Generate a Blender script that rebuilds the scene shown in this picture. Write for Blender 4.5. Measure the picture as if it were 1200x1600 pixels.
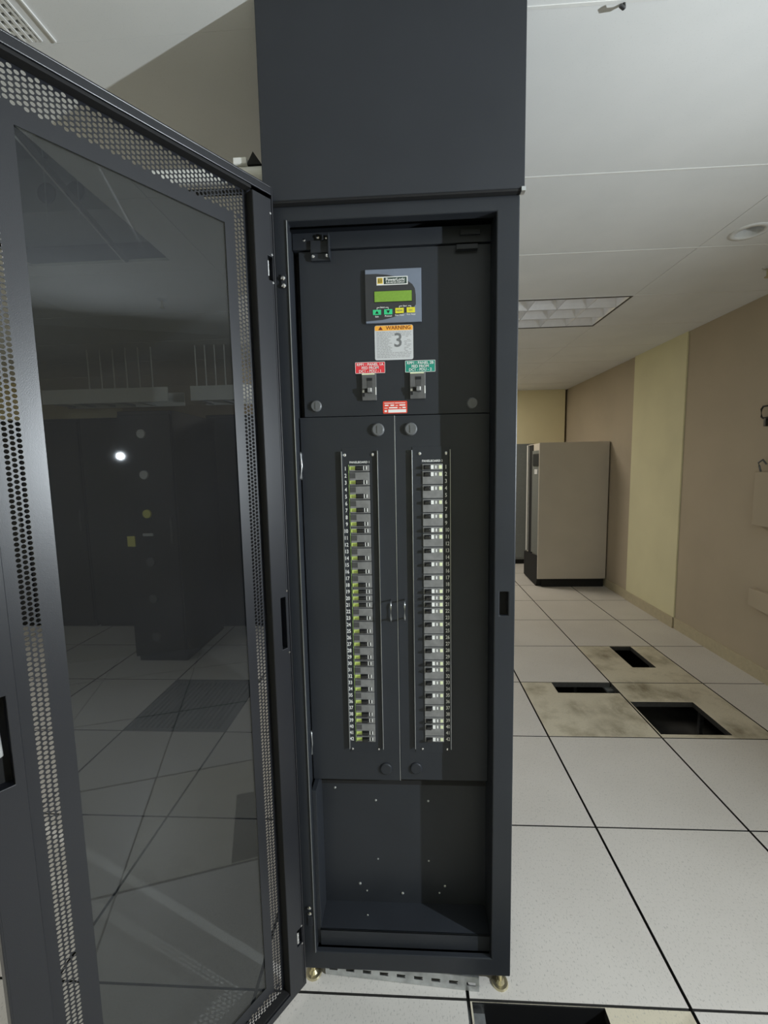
import bpy, bmesh, math, random
from mathutils import Vector, Matrix
random.seed(7)
for o in list(bpy.data.objects):
    bpy.data.objects.remove(o)
S = bpy.context.scene
COL = S.collection

# ------------------------------------------------------------------ camera
FPX, CX, CY, CH = 680.0, -0.7627, -1.0897, 1.5067
TILT, YAW, ROLL = 0.1052, 0.0542, -0.0194
cam_d = bpy.data.cameras.new('camera')
cam_d.sensor_fit = 'HORIZONTAL'
cam_d.sensor_width = 36.0
cam_d.lens = 36.0 * FPX / 1200.0
cam_d.clip_start = 0.02
cam_d.clip_end = 100
cam = bpy.data.objects.new('camera', cam_d)
COL.objects.link(cam)


def cam_ray(a, b):
    c, s = math.cos(ROLL), math.sin(ROLL)
    a, b = c * a + s * b, -s * a + c * b
    x, up, fw = a / FPX, -b / FPX, 1.0
    c, s = math.cos(TILT), math.sin(TILT)
    y, z = c * fw + s * up, -s * fw + c * up
    c, s = math.cos(YAW), math.sin(YAW)
    return Vector((c * x - s * y, s * x + c * y, z))


f0 = cam_ray(0, 0)
rx = (cam_ray(1, 0) - f0).normalized()
uy = (cam_ray(0, -1) - f0).normalized()
bz = -f0.normalized()
cam.matrix_world = Matrix(((rx.x, uy.x, bz.x, CX), (rx.y, uy.y, bz.y, CY), (rx.z, uy.z, bz.z, CH), (0, 0, 0, 1)))
S.camera = cam

# ------------------------------------------------------------------ world, lights, exposure
w = bpy.data.worlds.new('world')
S.world = w
w.use_nodes = True
w.node_tree.nodes['Background'].inputs[0].default_value = (0.05, 0.05, 0.055, 1)
w.node_tree.nodes['Background'].inputs[1].default_value = 0.2
S.view_settings.view_transform = 'Standard'
S.view_settings.look = 'None'
S.view_settings.gamma = 1
S.view_settings.use_curve_mapping = False
S.view_settings.exposure = 0.0


def area(name, loc, aim, size, power, color, size_y=None):
    l = bpy.data.lights.new(name, 'AREA')
    l.shape = 'DISK' if size_y is None else 'RECTANGLE'
    l.size = size
    if size_y:
        l.size_y = size_y
    l.energy = power
    l.color = color
    o = bpy.data.objects.new(name, l)
    COL.objects.link(o)
    o.location = loc
    o.rotation_euler = Vector(aim).to_track_quat('-Z', 'Y').to_euler()
    return o


# hand-held torch to the right of the photographer (its reflection shows in the door glass)
area('torch', (1.5, -1.07, 1.62), (-1, 0.08, 0.0), 0.04, 74, (0.87, 0.95, 1.0)).data.spread = math.radians(158)
# ceiling luminaire that is lit in the aisle on the left, and added fill, no real luminaire, behind the photographer
area('aisle_light', (-3.6, 0.2, 2.56), (0, 0, -1), 1.2, 22, (0.97, 0.98, 1.0), 0.55)
area('far_light', (-0.75, 4.85, 2.56), (0, 0, -1), 1.2, 42, (1.0, 0.92, 0.79), 0.55)
area('rear_fill', (0.5, -2.6, 2.56), (0, 0, -1), 1.2, 2, (1.0, 0.93, 0.82), 0.55)


# ------------------------------------------------------------------ materials
def new_mat(name):
    m = bpy.data.materials.new(name)
    m.use_nodes = True
    nt = m.node_tree
    return m, nt, nt.nodes['Principled BSDF']


def coords(nt, kind='Object', scale=(1, 1, 1)):
    tc = nt.nodes.new('ShaderNodeTexCoord')
    mp = nt.nodes.new('ShaderNodeMapping')
    mp.inputs['Scale'].default_value = scale
    if kind == 'World':
        g = nt.nodes.new('ShaderNodeNewGeometry')
        nt.links.new(g.outputs['Position'], mp.inputs['Vector'])
    else:
        nt.links.new(tc.outputs[kind], mp.inputs['Vector'])
    return mp.outputs['Vector']


def noise(nt, vec, scale, detail=3, rough=0.5):
    n = nt.nodes.new('ShaderNodeTexNoise')
    n.inputs['Scale'].default_value = scale
    n.inputs['Detail'].default_value = detail
    n.inputs['Roughness'].default_value = rough
    nt.links.new(vec, n.inputs['Vector'])
    return n.outputs['Fac']


def ramp(nt, fac, stops):
    r = nt.nodes.new('ShaderNodeValToRGB')
    e = r.color_ramp.elements
    while len(e) < len(stops):
        e.new(0.5)
    for i, (p, c) in enumerate(stops):
        e[i].position = p
        e[i].color = (*c, 1) if len(c) == 3 else c
    nt.links.new(fac, r.inputs['Fac'])
    return r.outputs['Color']


def mix(nt, fac, a, b, mode='MIX'):
    m = nt.nodes.new('ShaderNodeMix')
    m.data_type = 'RGBA'
    m.blend_type = mode
    for sock, v in ((m.inputs[0], fac), (m.inputs[6], a), (m.inputs[7], b)):
        if hasattr(v, 'is_linked'):
            nt.links.new(v, sock)
        elif isinstance(v, (int, float)):
            sock.default_value = v
        else:
            sock.default_value = (*v, 1)
    return m.outputs[2]


def bump(nt, bsdf, fac, strength, dist=0.001):
    b = nt.nodes.new('ShaderNodeBump')
    b.inputs['Strength'].default_value = strength
    b.inputs['Distance'].default_value = dist
    nt.links.new(fac, b.inputs['Height'])
    nt.links.new(b.outputs['Normal'], bsdf.inputs['Normal'])


def plain(name, col, rough=0.5, metal=0.0, var=0.12, scale=30, bmp=0.0, spec=0.5):
    m, nt, b = new_mat(name)
    v = coords(nt, 'World')
    n = noise(nt, v, scale)
    lo = tuple(c * (1 - var) for c in col)
    hi = tuple(min(1, c * (1 + var)) for c in col)
    nt.links.new(ramp(nt, n, [(0.3, lo), (0.7, hi)]), b.inputs['Base Color'])
    b.inputs['Roughness'].default_value = rough
    b.inputs['Metallic'].default_value = metal
    b.inputs['Specular IOR Level'].default_value = spec
    if bmp:
        bump(nt, b, noise(nt, v, 900, 2), bmp, 0.0006)
    return m


M = {}
M['black_metal'] = plain('black_powder_coat', (0.025, 0.028, 0.034), 0.38, bmp=0.25, var=0.08, scale=6, spec=0.28)
M['black_satin'] = plain('black_satin_paint', (0.030, 0.033, 0.040), 0.38, bmp=0.12, var=0.06, scale=5, spec=0.3)
M['door_metal'] = plain('black_gloss_coat', (0.009, 0.010, 0.014), 0.34, bmp=0.2, var=0.06, scale=5, spec=0.6)
M['gasket'] = plain('black_rubber', (0.006, 0.006, 0.007), 0.8, var=0.05)
M['void'] = plain('dark_void', (0.004, 0.004, 0.004), 0.95, var=0.05)
M['black_plastic'] = plain('black_plastic', (0.012, 0.012, 0.013), 0.35, var=0.05)
M['breaker_grey'] = plain('breaker_housing', (0.19, 0.19, 0.19), 0.4, var=0.15, scale=60)
M['breaker_dark'] = plain('breaker_dark_plate', (0.06, 0.06, 0.062), 0.4, var=0.1)
M['galv'] = plain('galvanized_steel', (0.55, 0.57, 0.58), 0.35, 0.85, var=0.2, scale=40)
M['chrome'] = plain('bright_steel', (0.75, 0.75, 0.75), 0.22, 1.0, var=0.05)
M['brass'] = plain('zinc_yellow_steel', (0.66, 0.6, 0.42), 0.3, 0.9, var=0.1)
M['knob_grey'] = plain('knob_dark_grey', (0.11, 0.115, 0.12), 0.4, var=0.1)
M['white'] = plain('white_print', (0.8, 0.8, 0.78), 0.5, var=0.03)
M['lime'] = plain('lime_marker', (0.5, 0.62, 0.16), 0.5, var=0.1)
M['lime_white'] = plain('pale_lime_marker', (0.72, 0.76, 0.5), 0.5, var=0.1)
M['lime_line'] = plain('lime_edge', (0.36, 0.55, 0.2), 0.5, var=0.1)
M['meter_blue'] = plain('meter_blue_grey', (0.17, 0.2, 0.26), 0.4, var=0.05)
M['meter_black'] = plain('meter_black_overlay', (0.035, 0.036, 0.04), 0.4, var=0.05)
M['lcd'] = plain('lcd_green', (0.2, 0.36, 0.045), 0.3, var=0.06, scale=200)
M['btn_green'] = plain('button_green', (0.04, 0.58, 0.24), 0.4, var=0.05)
M['btn_yellow'] = plain('button_yellow', (0.72, 0.66, 0.03), 0.4, var=0.05)
M['logo_yellow'] = plain('logo_yellow', (0.72, 0.5, 0.06), 0.4, var=0.05)
M['label_dark'] = plain('label_dark_green', (0.02, 0.045, 0.035), 0.4, var=0.05)
M['label_white'] = plain('sticker_grey_white', (0.55, 0.56, 0.57), 0.5, var=0.04)
M['label_orange'] = plain('sticker_orange', (0.9, 0.42, 0.05), 0.5, var=0.05)
M['label_grey'] = plain('sticker_grey_print', (0.16, 0.165, 0.17), 0.5, var=0.05)
M['label_lightgrey'] = plain('sticker_fine_print', (0.33, 0.33, 0.34), 0.5, var=0.1)
M['label_red'] = plain('sticker_red', (0.72, 0.035, 0.05), 0.45, var=0.05)
M['label_red2'] = plain('sticker_orange_red', (0.68, 0.06, 0.035), 0.45, var=0.05)
M['warn_dark'] = plain('sticker_dark_red', (0.16, 0.02, 0.01), 0.45, var=0.05)
M['edge_grey'] = plain('edge_highlight', (0.42, 0.44, 0.46), 0.3, 0.92, var=0.1)  # pale steel paints the lit highlight along black edges and handles
M['label_green'] = plain('sticker_green', (0.01, 0.24, 0.17), 0.45, var=0.05)
M['cream_wall'] = plain('wall_cream', (0.74, 0.70, 0.47), 0.75, var=0.04, scale=2.5, bmp=0.15)
M['tan_wall'] = plain('tan_wall_paint', (0.47, 0.40, 0.305), 0.75, var=0.05, scale=2.0, bmp=0.15)
M['base_board'] = plain('baseboard_tan', (0.5, 0.44, 0.31), 0.6, var=0.06)
M['bulkhead'] = plain('bulkhead_cream', (0.84, 0.76, 0.5), 0.7, var=0.03, scale=3)
M['crac'] = plain('cooling_unit_taupe', (0.56, 0.51, 0.45), 0.5, var=0.03, scale=4)
M['crac_front'] = plain('cooling_unit_front', (0.16, 0.17, 0.16), 0.5, var=0.05)
M['trim_white'] = plain('pale_trim', (0.75, 0.75, 0.73), 0.5, var=0.03)
M['pale_grey'] = plain('pale_grey_paint', (0.6, 0.61, 0.62), 0.5, var=0.04)
M['grey_unit'] = plain('grey_unit_paint', (0.2, 0.22, 0.22), 0.5, var=0.05)
M['rack_black'] = plain('rack_black', (0.013, 0.014, 0.02), 0.5, var=0.1)
M['concrete'] = plain('concrete_dark', (0.12, 0.12, 0.115), 0.9, var=0.2, scale=8)
M['grille_tile'] = plain('grille_tile_grey', (0.09, 0.1, 0.095), 0.6, var=0.1)
M['yellow_tag'] = plain('yellow_tag', (0.75, 0.72, 0.2), 0.6, var=0.05)
M['tile_edge'] = plain('tile_edge_trim', (0.05, 0.048, 0.045), 0.6, var=0.2, scale=60)
M['main_grey'] = plain('main_breaker_housing', (0.1, 0.1, 0.102), 0.4, var=0.15, scale=60)
M['duct'] = plain('duct_sheet', (0.3, 0.31, 0.3), 0.6, var=0.1)

# ceiling tile: off-white mineral board with faint pits
m, nt, b = new_mat('ceiling_board')
v = coords(nt, 'World')
c = ramp(nt, noise(nt, v, 3, 3), [(0.3, (0.72, 0.73, 0.725)), (0.7, (0.78, 0.785, 0.78))])
c = mix(nt, ramp(nt, noise(nt, v, 260, 2), [(0.30, (0.35, 0.35, 0.35)), (0.36, (0, 0, 0))]), c, (0.6, 0.6, 0.58))
nt.links.new(c, b.inputs['Base Color'])
b.inputs['Roughness'].default_value = 0.8
M['ceiling'] = m


def floor_mat(name, base_lo, base_hi, stained):
    m, nt, b = new_mat(name)
    v = coords(nt, 'World')
    c = ramp(nt, noise(nt, v, 2.2, 3), [(0.3, base_lo), (0.7, base_hi)])
    v2 = coords(nt, 'World', (1.0, 0.45, 1.0))
    fl = ramp(nt, noise(nt, v2, 240, 3, 0.6), [(0.33, (0.6, 0.6, 0.6)), (0.42, (0, 0, 0))])
    c = mix(nt, fl, c, (0.30, 0.295, 0.28))
    v3 = coords(nt, 'World', (0.5, 1.0, 1.0))
    fl = ramp(nt, noise(nt, v3, 140, 3, 0.6), [(0.25, (0.7, 0.7, 0.7)), (0.31, (0, 0, 0))])
    c = mix(nt, fl, c, (0.2, 0.195, 0.18))
    if stained:
        st = ramp(nt, noise(nt, coords(nt, 'World', (1.0, 1.0, 1.0)), 4.5, 5, 0.62), [(0.5, (0, 0, 0)), (0.78, (0.85, 0.85, 0.85))])
        c = mix(nt, st, c, (0.19, 0.155, 0.09))
        gp = nt.nodes.new('ShaderNodeNewGeometry')
        blot = None
        for (bx_, by_, br_) in ((0.78, 1.75, 0.2), (0.95, 1.66, 0.14), (0.40, 1.27, 0.17), (0.5, 1.5, 0.16), (0.78, 2.25, 0.16), (1.12, 2.2, 0.15), (1.08, 1.3, 0.13), (0.28, 1.5, 0.12)):
            vd = nt.nodes.new('ShaderNodeVectorMath')
            vd.operation = 'DISTANCE'
            nt.links.new(gp.outputs['Position'], vd.inputs[0])
            vd.inputs[1].default_value = (bx_, by_, 0)
            mp_ = nt.nodes.new('ShaderNodeMapRange')
            mp_.inputs[1].default_value = 0.0
            mp_.inputs[2].default_value = br_
            mp_.inputs[3].default_value = 1.0
            mp_.inputs[4].default_value = 0.0
            nt.links.new(vd.outputs['Value'], mp_.inputs[0])
            if blot is None:
                blot = mp_.outputs[0]
            else:
                mm = nt.nodes.new('ShaderNodeMath')
                mm.operation = 'MAXIMUM'
                nt.links.new(blot, mm.inputs[0])
                nt.links.new(mp_.outputs[0], mm.inputs[1])
                blot = mm.outputs[0]
        mm = nt.nodes.new('ShaderNodeMath')
        mm.operation = 'MULTIPLY'
        nt.links.new(blot, mm.inputs[0])
        nt.links.new(ramp(nt, noise(nt, coords(nt, 'World', (1.0, 0.6, 1.0)), 9, 5, 0.65), [(0.35, (0, 0, 0)), (0.7, (1, 1, 1))]), mm.inputs[1])
        c = mix(nt, mm.outputs[0], c, (0.12, 0.095, 0.05))
    nt.links.new(c, b.inputs['Base Color'])
    b.inputs['Roughness'].default_value = 0.42
    b.inputs['Specular IOR Level'].default_value = 0.4
    bump(nt, b, noise(nt, v, 25, 3), 0.04, 0.002)
    return m


M['floor'] = floor_mat('floor_laminate', (0.585, 0.557, 0.522), (0.645, 0.617, 0.582), False)
M['floor_stained'] = floor_mat('floor_laminate_stained', (0.58, 0.53, 0.42), (0.64, 0.59, 0.47), True)

# tinted door glass: fresnel reflection over a dark transparent pane
m = bpy.data.materials.new('smoked_glass')
m.use_nodes = True
nt = m.node_tree
nt.nodes.clear()
out = nt.nodes.new('ShaderNodeOutputMaterial')
tr = nt.nodes.new('ShaderNodeBsdfTransparent')
tr.inputs[0].default_value = (0.43, 0.445, 0.445, 1)
gl = nt.nodes.new('ShaderNodeBsdfGlossy')
gl.inputs['Color'].default_value = (0.95, 0.97, 1.0, 1)
gl.inputs['Roughness'].default_value = 0.012
fr = nt.nodes.new('ShaderNodeFresnel')
gm = nt.nodes.new('ShaderNodeNewGeometry')       # same reflectance on entering and leaving the pane
ir = nt.nodes.new('ShaderNodeMapRange')
ir.inputs[3].default_value = 1.42
ir.inputs[4].default_value = 1 / 1.42
nt.links.new(gm.outputs['Backfacing'], ir.inputs[0])
nt.links.new(ir.outputs[0], fr.inputs['IOR'])
mx = nt.nodes.new('ShaderNodeMixShader')
nt.links.new(fr.outputs[0], mx.inputs[0])
nt.links.new(tr.outputs[0], mx.inputs[1])
nt.links.new(gl.outputs[0], mx.inputs[2])
df = nt.nodes.new('ShaderNodeBsdfDiffuse')      # bluish veil mixed in to stand for lens-flare haze
df.inputs['Color'].default_value = (0.55, 0.6, 0.7, 1)
mx2 = nt.nodes.new('ShaderNodeMixShader')
nz = noise(nt, coords(nt, 'World'), 3.0, 4)
mr = nt.nodes.new('ShaderNodeMapRange')
mr.inputs[3].default_value = 0.003
mr.inputs[4].default_value = 0.02
nt.links.new(nz, mr.inputs[0])
nt.links.new(mr.outputs[0], mx2.inputs[0])
nt.links.new(mx.outputs[0], mx2.inputs[1])
nt.links.new(df.outputs[0], mx2.inputs[2])
nt.links.new(mx2.outputs[0], out.inputs['Surface'])
M['glass'] = m


# ------------------------------------------------------------------ mesh helpers
def box(bm, x0, x1, y0, y1, z0, z1, xf=None):
    pts = [(x, y, z) for x in (x0, x1) for y in (y0, y1) for z in (z0, z1)]
    vs = [bm.verts.new(xf(*p) if xf else p) for p in pts]
    for f in ((0, 1, 3, 2), (4, 6, 7, 5), (0, 4, 5, 1), (2, 3, 7, 6), (0, 2, 6, 4), (1, 5, 7, 3)):
        bm.faces.new([vs[i] for i in f])
    return vs


def prism(bm, pts, a0, a1, to):
    """polygon pts (u,v) extruded between a0 and a1; to(u,v,a) gives xyz"""
    A = [bm.verts.new(to(u, v, a0)) for u, v in pts]
    B = [bm.verts.new(to(u, v, a1)) for u, v in pts]
    bm.faces.new(A)
    bm.faces.new(B[::-1])
    for i in range(len(pts)):
        j = (i + 1) % len(pts)
        bm.faces.new((A[i], A[j], B[j], B[i]))


def cyl(bm, p0, p1, r0, r1=None, n=16):
    p0, p1 = Vector(p0), Vector(p1)
    r1 = r0 if r1 is None else r1
    q = (p1 - p0).to_track_quat('Z', 'Y')
    A, B = [], []
    for i in range(n):
        a = 2 * math.pi * i / n
        d = q @ Vector((math.cos(a), math.sin(a), 0))
        A.append(bm.verts.new(p0 + d * r0))
        B.append(bm.verts.new(p1 + d * r1))
    bm.faces.new(A[::-1])
    bm.faces.new(B)
    for i in range(n):
        j = (i + 1) % n
        bm.faces.new((A[i], A[j], B[j], B[i]))


def tube(bm, pts, r, n=8):
    rings = []
    pts = [Vector(p) for p in pts]
    for i, p in enumerate(pts):
        t = (pts[min(i + 1, len(pts) - 1)] - pts[max(i - 1, 0)]).normalized()
        q = t.to_track_quat('Z', 'Y')
        rings.append([bm.verts.new(p + q @ Vector((math.cos(2 * math.pi * k / n) * r, math.sin(2 * math.pi * k / n) * r, 0))) for k in range(n)])
    for a, b_ in zip(rings, rings[1:]):
        for k in range(n):
            bm.faces.new((a[k], a[(k + 1) % n], b_[(k + 1) % n], b_[k]))
    bm.faces.new(rings[0][::-1])
    bm.faces.new(rings[-1])


def plate(bm, u0, u1, v0, v1, a0, a1, holes, to):
    """slab u,v in a rectangle with rectangular through holes; thickness a0..a1"""
    us = sorted({u0, u1, *[h[0] for h in holes], *[h[1] for h in holes]})
    vs = sorted({v0, v1, *[h[2] for h in holes], *[h[3] for h in holes]})
    us = [u for u in us if u0 <= u <= u1]
    vs = [v for v in vs if v0 <= v <= v1]

    def solid(i, j):
        if not (0 <= i < len(us) - 1 and 0 <= j < len(vs) - 1):
            return False
        cu, cv = (us[i] + us[i + 1]) / 2, (vs[j] + vs[j + 1]) / 2
        return not any(h[0] < cu < h[1] and h[2] < cv < h[3] for h in holes)
    cache = {}

    def vt(i, j, a):
        k = (i, j, a)
        if k not in cache:
            cache[k] = bm.verts.new(to(us[i], vs[j], a))
        return cache[k]
    for i in range(len(us) - 1):
        for j in range(len(vs) - 1):
            if not solid(i, j):
                continue
            bm.faces.new([vt(i, j, a0), vt(i + 1, j, a0), vt(i + 1, j + 1, a0), vt(i, j + 1, a0)])
            bm.faces.new([vt(i, j, a1), vt(i, j + 1, a1), vt(i + 1, j + 1, a1), vt(i + 1, j, a1)])
            for (di, dj, p, q) in ((-1, 0, (i, j), (i, j + 1)), (1, 0, (i + 1, j), (i + 1, j + 1)), (0, -1, (i, j), (i + 1, j)), (0, 1, (i, j + 1), (i + 1, j + 1))):
                if not solid(i + di, j + dj):
                    bm.faces.new([vt(*p, a0), vt(*q, a0), vt(*q, a1), vt(*p, a1)])


XZ = lambda u, v, a: (u, a, v)      # plates facing -Y
XY = lambda u, v, a: (u, v, a)      # plates facing up/down


def put(o, parent):
    if parent is not None:
        o.parent = parent
        mw = Matrix()
        p = parent
        chain = []
        while p:
            chain.append(p)
            p = p.parent
        for p in reversed(chain):
            mw = mw @ p.matrix_parent_inverse @ p.matrix_basis
        o.matrix_parent_inverse = mw.inverted()


def obj(name, bm, mat, parent=None, bev=0.0, smooth=False, kind=None, seg=2):
    bmesh.ops.recalc_face_normals(bm, faces=bm.faces)
    me = bpy.data.meshes.new(name)
    bm.to_mesh(me)
    bm.free()
    me.materials.append(M[mat] if isinstance(mat, str) else mat)
    if smooth:
        for p in me.polygons:
            p.use_smooth = True
    o = bpy.data.objects.new(name, me)
    COL.objects.link(o)
    put(o, parent)
    if bev:
        md = o.modifiers.new('bevel', 'BEVEL')
        md.width = bev
        md.segments = seg
        md.limit_method = 'ANGLE'
        md.angle_limit = math.radians(50)
    if kind:
        o['kind'] = kind
    return o


def boxes(name, lst, mat, parent=None, bev=0.0, kind=None, xf=None):
    bm = bmesh.new()
    for b_ in lst:
        box(bm, *b_, xf=xf)
    return obj(name, bm, mat, parent, bev, kind=kind)


def thing(name, loc, label, cat, group=None):
    o = bpy.data.objects.new(name, None)
    o.empty_display_size = 0.1
    COL.objects.link(o)
    o.location = loc
    return tag(o, label, cat, group)


def tag(o, label, cat, group=None):
    o['label'] = label
    o['category'] = cat
    if group:
        o['group'] = group
    return o


TEXTS = []


def text(name, body, loc, size, mat, parent, align='CENTER', rot=(math.pi / 2, 0, 0), spacing=1.0, sx=1.0, bold=0.0):
    cu = bpy.data.curves.new(name, 'FONT')
    cu.body = body
    cu.size = size
    cu.align_x = align
    cu.space_line = spacing
    cu.fill_mode = 'FRONT'
    cu.extrude = 0.0
    cu.offset = bold
    cu.resolution_u = 3
    o = bpy.data.objects.new('text_tmp', cu)
    COL.objects.link(o)
    TEXTS.append((o, name, loc, rot, sx, mat, parent))


def finish_texts():
    bpy.context.view_layer.update()
    dg = bpy.context.evaluated_depsgraph_get()
    for o, name, loc, rot, sx, mat, parent in TEXTS:
        me = bpy.data.meshes.new_from_object(o.evaluated_get(dg))
        cu = o.data
        bpy.data.objects.remove(o)
        bpy.data.curves.remove(cu)
        from mathutils import Euler
        me.transform(Matrix.Translation(loc) @ Euler(rot).to_matrix().to_4x4() @ Matrix.Diagonal((sx, 1, 1, 1)))
        me.materials.clear()
        me.materials.append(M[mat])
        me.name = name
        n = bpy.data.objects.new(name, me)
        COL.objects.link(n)
        put(n, parent)


# ------------------------------------------------------------------ the room
T = 0.61
XW, XL, YB, YE, ZC = 1.63, -5.5, -3.05, 6.1, 2.585
bm = bmesh.new()
box(bm, XL - 0.1, XW + 0.1, YB - 0.1, YE + 0.1, -0.5, -0.42)
floor = obj('floor', bm, 'concrete', kind='structure')
holes = {
    (1, 3): [(0.873, 1.042, 2.06, 2.432)],
    (0, 2): [(0.212, 0.606, 1.69, 1.826)],
    (1, 2): [(0.622, 1.003, 1.253, 1.588)],
    (-1, -1): [(-0.6, -0.235, -0.22, -0.0045)],
}
G, GX = 0.0034, 0.0048
std = None
for i in range(-9, 3):
    for j in range(-5, 10):
        x0, x1, y0, y1 = i * T, (i + 1) * T, j * T, (j + 1) * T
        x1c = min(x1, XW)
        h = holes.get((i, j))
        if h is None and x1c == x1 and std is not None:
            o = bpy.data.objects.new('floor_tile', std)
            COL.objects.link(o)
            o.location = (x0, y0, 0)
            put(o, None)
            o.parent = floor
            continue
        bm = bmesh.new()
        hl = [(a - x0, b_ - x0, c_ - y0, d_ - y0) for a, b_, c_, d_ in (h or [])]
        plate(bm, GX, x1c - x0 - GX, G, T - G, -0.032, 0.0, hl, XY)
        o = obj('floor_tile', bm, 'floor_stained' if h else 'floor', None)
        o.data.materials.append(M['tile_edge'])
        for pf in o.data.polygons:
            if pf.normal.z < 0.9:
                pf.material_index = 1
        o.location = (x0, y0, 0)
        o.parent = floor
        if h is None and x1c == x1:
            std = o.data
# dark vented tile behind the open door
for o in [c for c in floor.children]:
    if abs(o.location.x + 4 * T) < 1e-4 and abs(o.location.y - 2 * T) < 1e-4:
        bm = bmesh.new()
        hl = [(0.02 + 0.031 * k, 0.037 + 0.031 * k, 0.03, T - 0.03) for k in range(18)]
        plate(bm, G, T - G, G, T - G, -0.03, -0.001, hl, XY)
        me = bpy.data.meshes.new('vent_tile')
        bmesh.ops.recalc_face_normals(bm, faces=bm.faces)
        bm.to_mesh(me)
        bm.free()
        me.materials.append(M['grille_tile'])
        o.data = me
        o['label'] = 'dark slotted vent tile'
# pedestals and stringers of the raised floor seen through the cut-outs
pl = []
for i in range(-1, 3):
    for j in range(-1, 5):
        pl.append((i * T - 0.012, i * T + 0.012, j * T - 0.012, j * T + 0.012, -0.42, -0.06))
        pl.append((i * T - 0.045, i * T + 0.045, j * T - 0.045, j * T + 0.045, -0.045, -0.034))
boxes('pedestals', pl, 'galv', floor)
# steel angle in the near cut-out
boxes('cutout_bracket', [(-0.6035, -0.575, -0.21, -0.02, -0.030, -0.026), (-0.6035, -0.600, -0.21, -0.02, -0.09, -0.026)], 'galv', floor)
boxes('cutout_edge_trim', [(-0.599, -0.236, -0.0065, -0.0047, -0.07, -0.002)], 'black_plastic', floor)

# walls
def wall(name, ext, mat, holes_=None):
    return boxes(name, [ext], mat, None, kind='structure')


wall_r = wall('wall_right', (XW, XW + 0.12, YB, YE, -0.42, 3.2), 'tan_wall')
wall('wall_left', (XL - 0.12, XL, YB, YE, -0.42, 3.2), 'cream_wall')
wall('wall_back', (XL - 0.12, XW + 0.12, YB - 0.12, YB, -0.42, 3.2), 'cream_wall')
wall('wall_front', (XL - 0.12, XW + 0.12, YE, YE + 0.12, -0.42, 3.2), 'tan_wall')
boxes('pale_wall_strip', [(XW - 0.012, XW + 0.02, 2.845, 3.70, 0.0, ZC)], 'cream_wall', None, kind='structure')  # raised slab, paler colour standing in for a brighter stretch of wall
boxes('baseboard_right', [(XW - 0.01, XW + 0.01, YB, 2.845, 0.0, 0.1), (XW - 0.022, XW + 0.01, 2.845, 3.70, 0.0, 0.1), (XW - 0.01, XW + 0.01, 3.70, YE, 0.0, 0.1)], 'base_board', None, kind='structure')
# beige bulkhead closing the far end above the equipment
bm = bmesh.new()
box(bm, -1.2, 1.6, 5.64, YE, 1.795, ZC + 0.02)
obj('trim_2', bm, 'bulkhead', None, bev=0.004, kind='structure')

# ceiling
bm = bmesh.new()
box(bm, XL - 0.1, XW + 0.1, YB - 0.1, YE + 0.1, 3.1, 3.2)
ceil = obj('ceiling', bm, 'concrete', kind='structure')
rows = [0.085 + 0.629 * k for k in range(-5, 10)]
rows = [YB] + rows + [YE]
cols = [XL, -4.291, -3.034, -1.777, -0.52, 0.737, XW]
open_rect = (-2.72, -1.97, 0.30, 1.225)
cshare = {}
for a, bb in zip(cols, cols[1:]):
    for c_, d_ in zip(rows, rows[1:]):
        if a == -0.52 and abs(c_ - 1.972) < 0.01:
            continue                     # the recessed luminaire sits here
        ov = a < open_rect[1] and bb > open_rect[0] and c_ < open_rect[3] and d_ > open_rect[2]
        gr = a in (-3.034, -1.777) and abs(c_ + 0.544) < 0.01
        hl = []
        if ov:
            hl = [(max(a + 0.01, open_rect[0]) - a, min(bb - 0.01, open_rect[1]) - a, max(c_ - 0.01, open_rect[2]) - c_, min(d_ + 0.01, open_rect[3]) - c_)]
        if gr:
            hl = [(max(-2.3, a) - a, min(-1.665, bb) - a, 0.03, 0.62)]
        if a == 0.737 and c_ < 1.205 < d_:
            hl = [(0.885 - 0.055 - a, 0.885 + 0.055 - a, 1.205 - 0.055 - c_, 1.205 + 0.055 - c_)]
        key = (round(bb - a, 3), round(d_ - c_, 3))
        if not hl and key in cshare:
            o = bpy.data.objects.new('ceiling_tile', cshare[key])
            COL.objects.link(o)
        else:
            bm = bmesh.new()
            plate(bm, 0.0012, bb - a - 0.0012, 0.0003, d_ - c_ - 0.0003, 0.0, 0.015, hl, XY)
            o = obj('ceiling_tile', bm, 'ceiling')
            if not hl:
                cshare[key] = o.data
        o.location = (a, c_, ZC)
        o.parent = ceil
gb = []
for y in rows[1:-1]:
    if open_rect[2] < y < open_rect[3]:
        gb += [(XL, open_rect[0], y - 0.004, y + 0.004, ZC - 0.0015, ZC + 0.03), (open_rect[1], XW, y - 0.004, y + 0.004, ZC - 0.0015, ZC + 0.03)]
    else:
        gb.append((-0.5 if abs(y - 0.085) < 0.01 else XL, XW, y - 0.004, y + 0.004, ZC - 0.0015, ZC + 0.03))
boxes('ceiling_grid', gb, 'trim_white', ceil)
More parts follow.
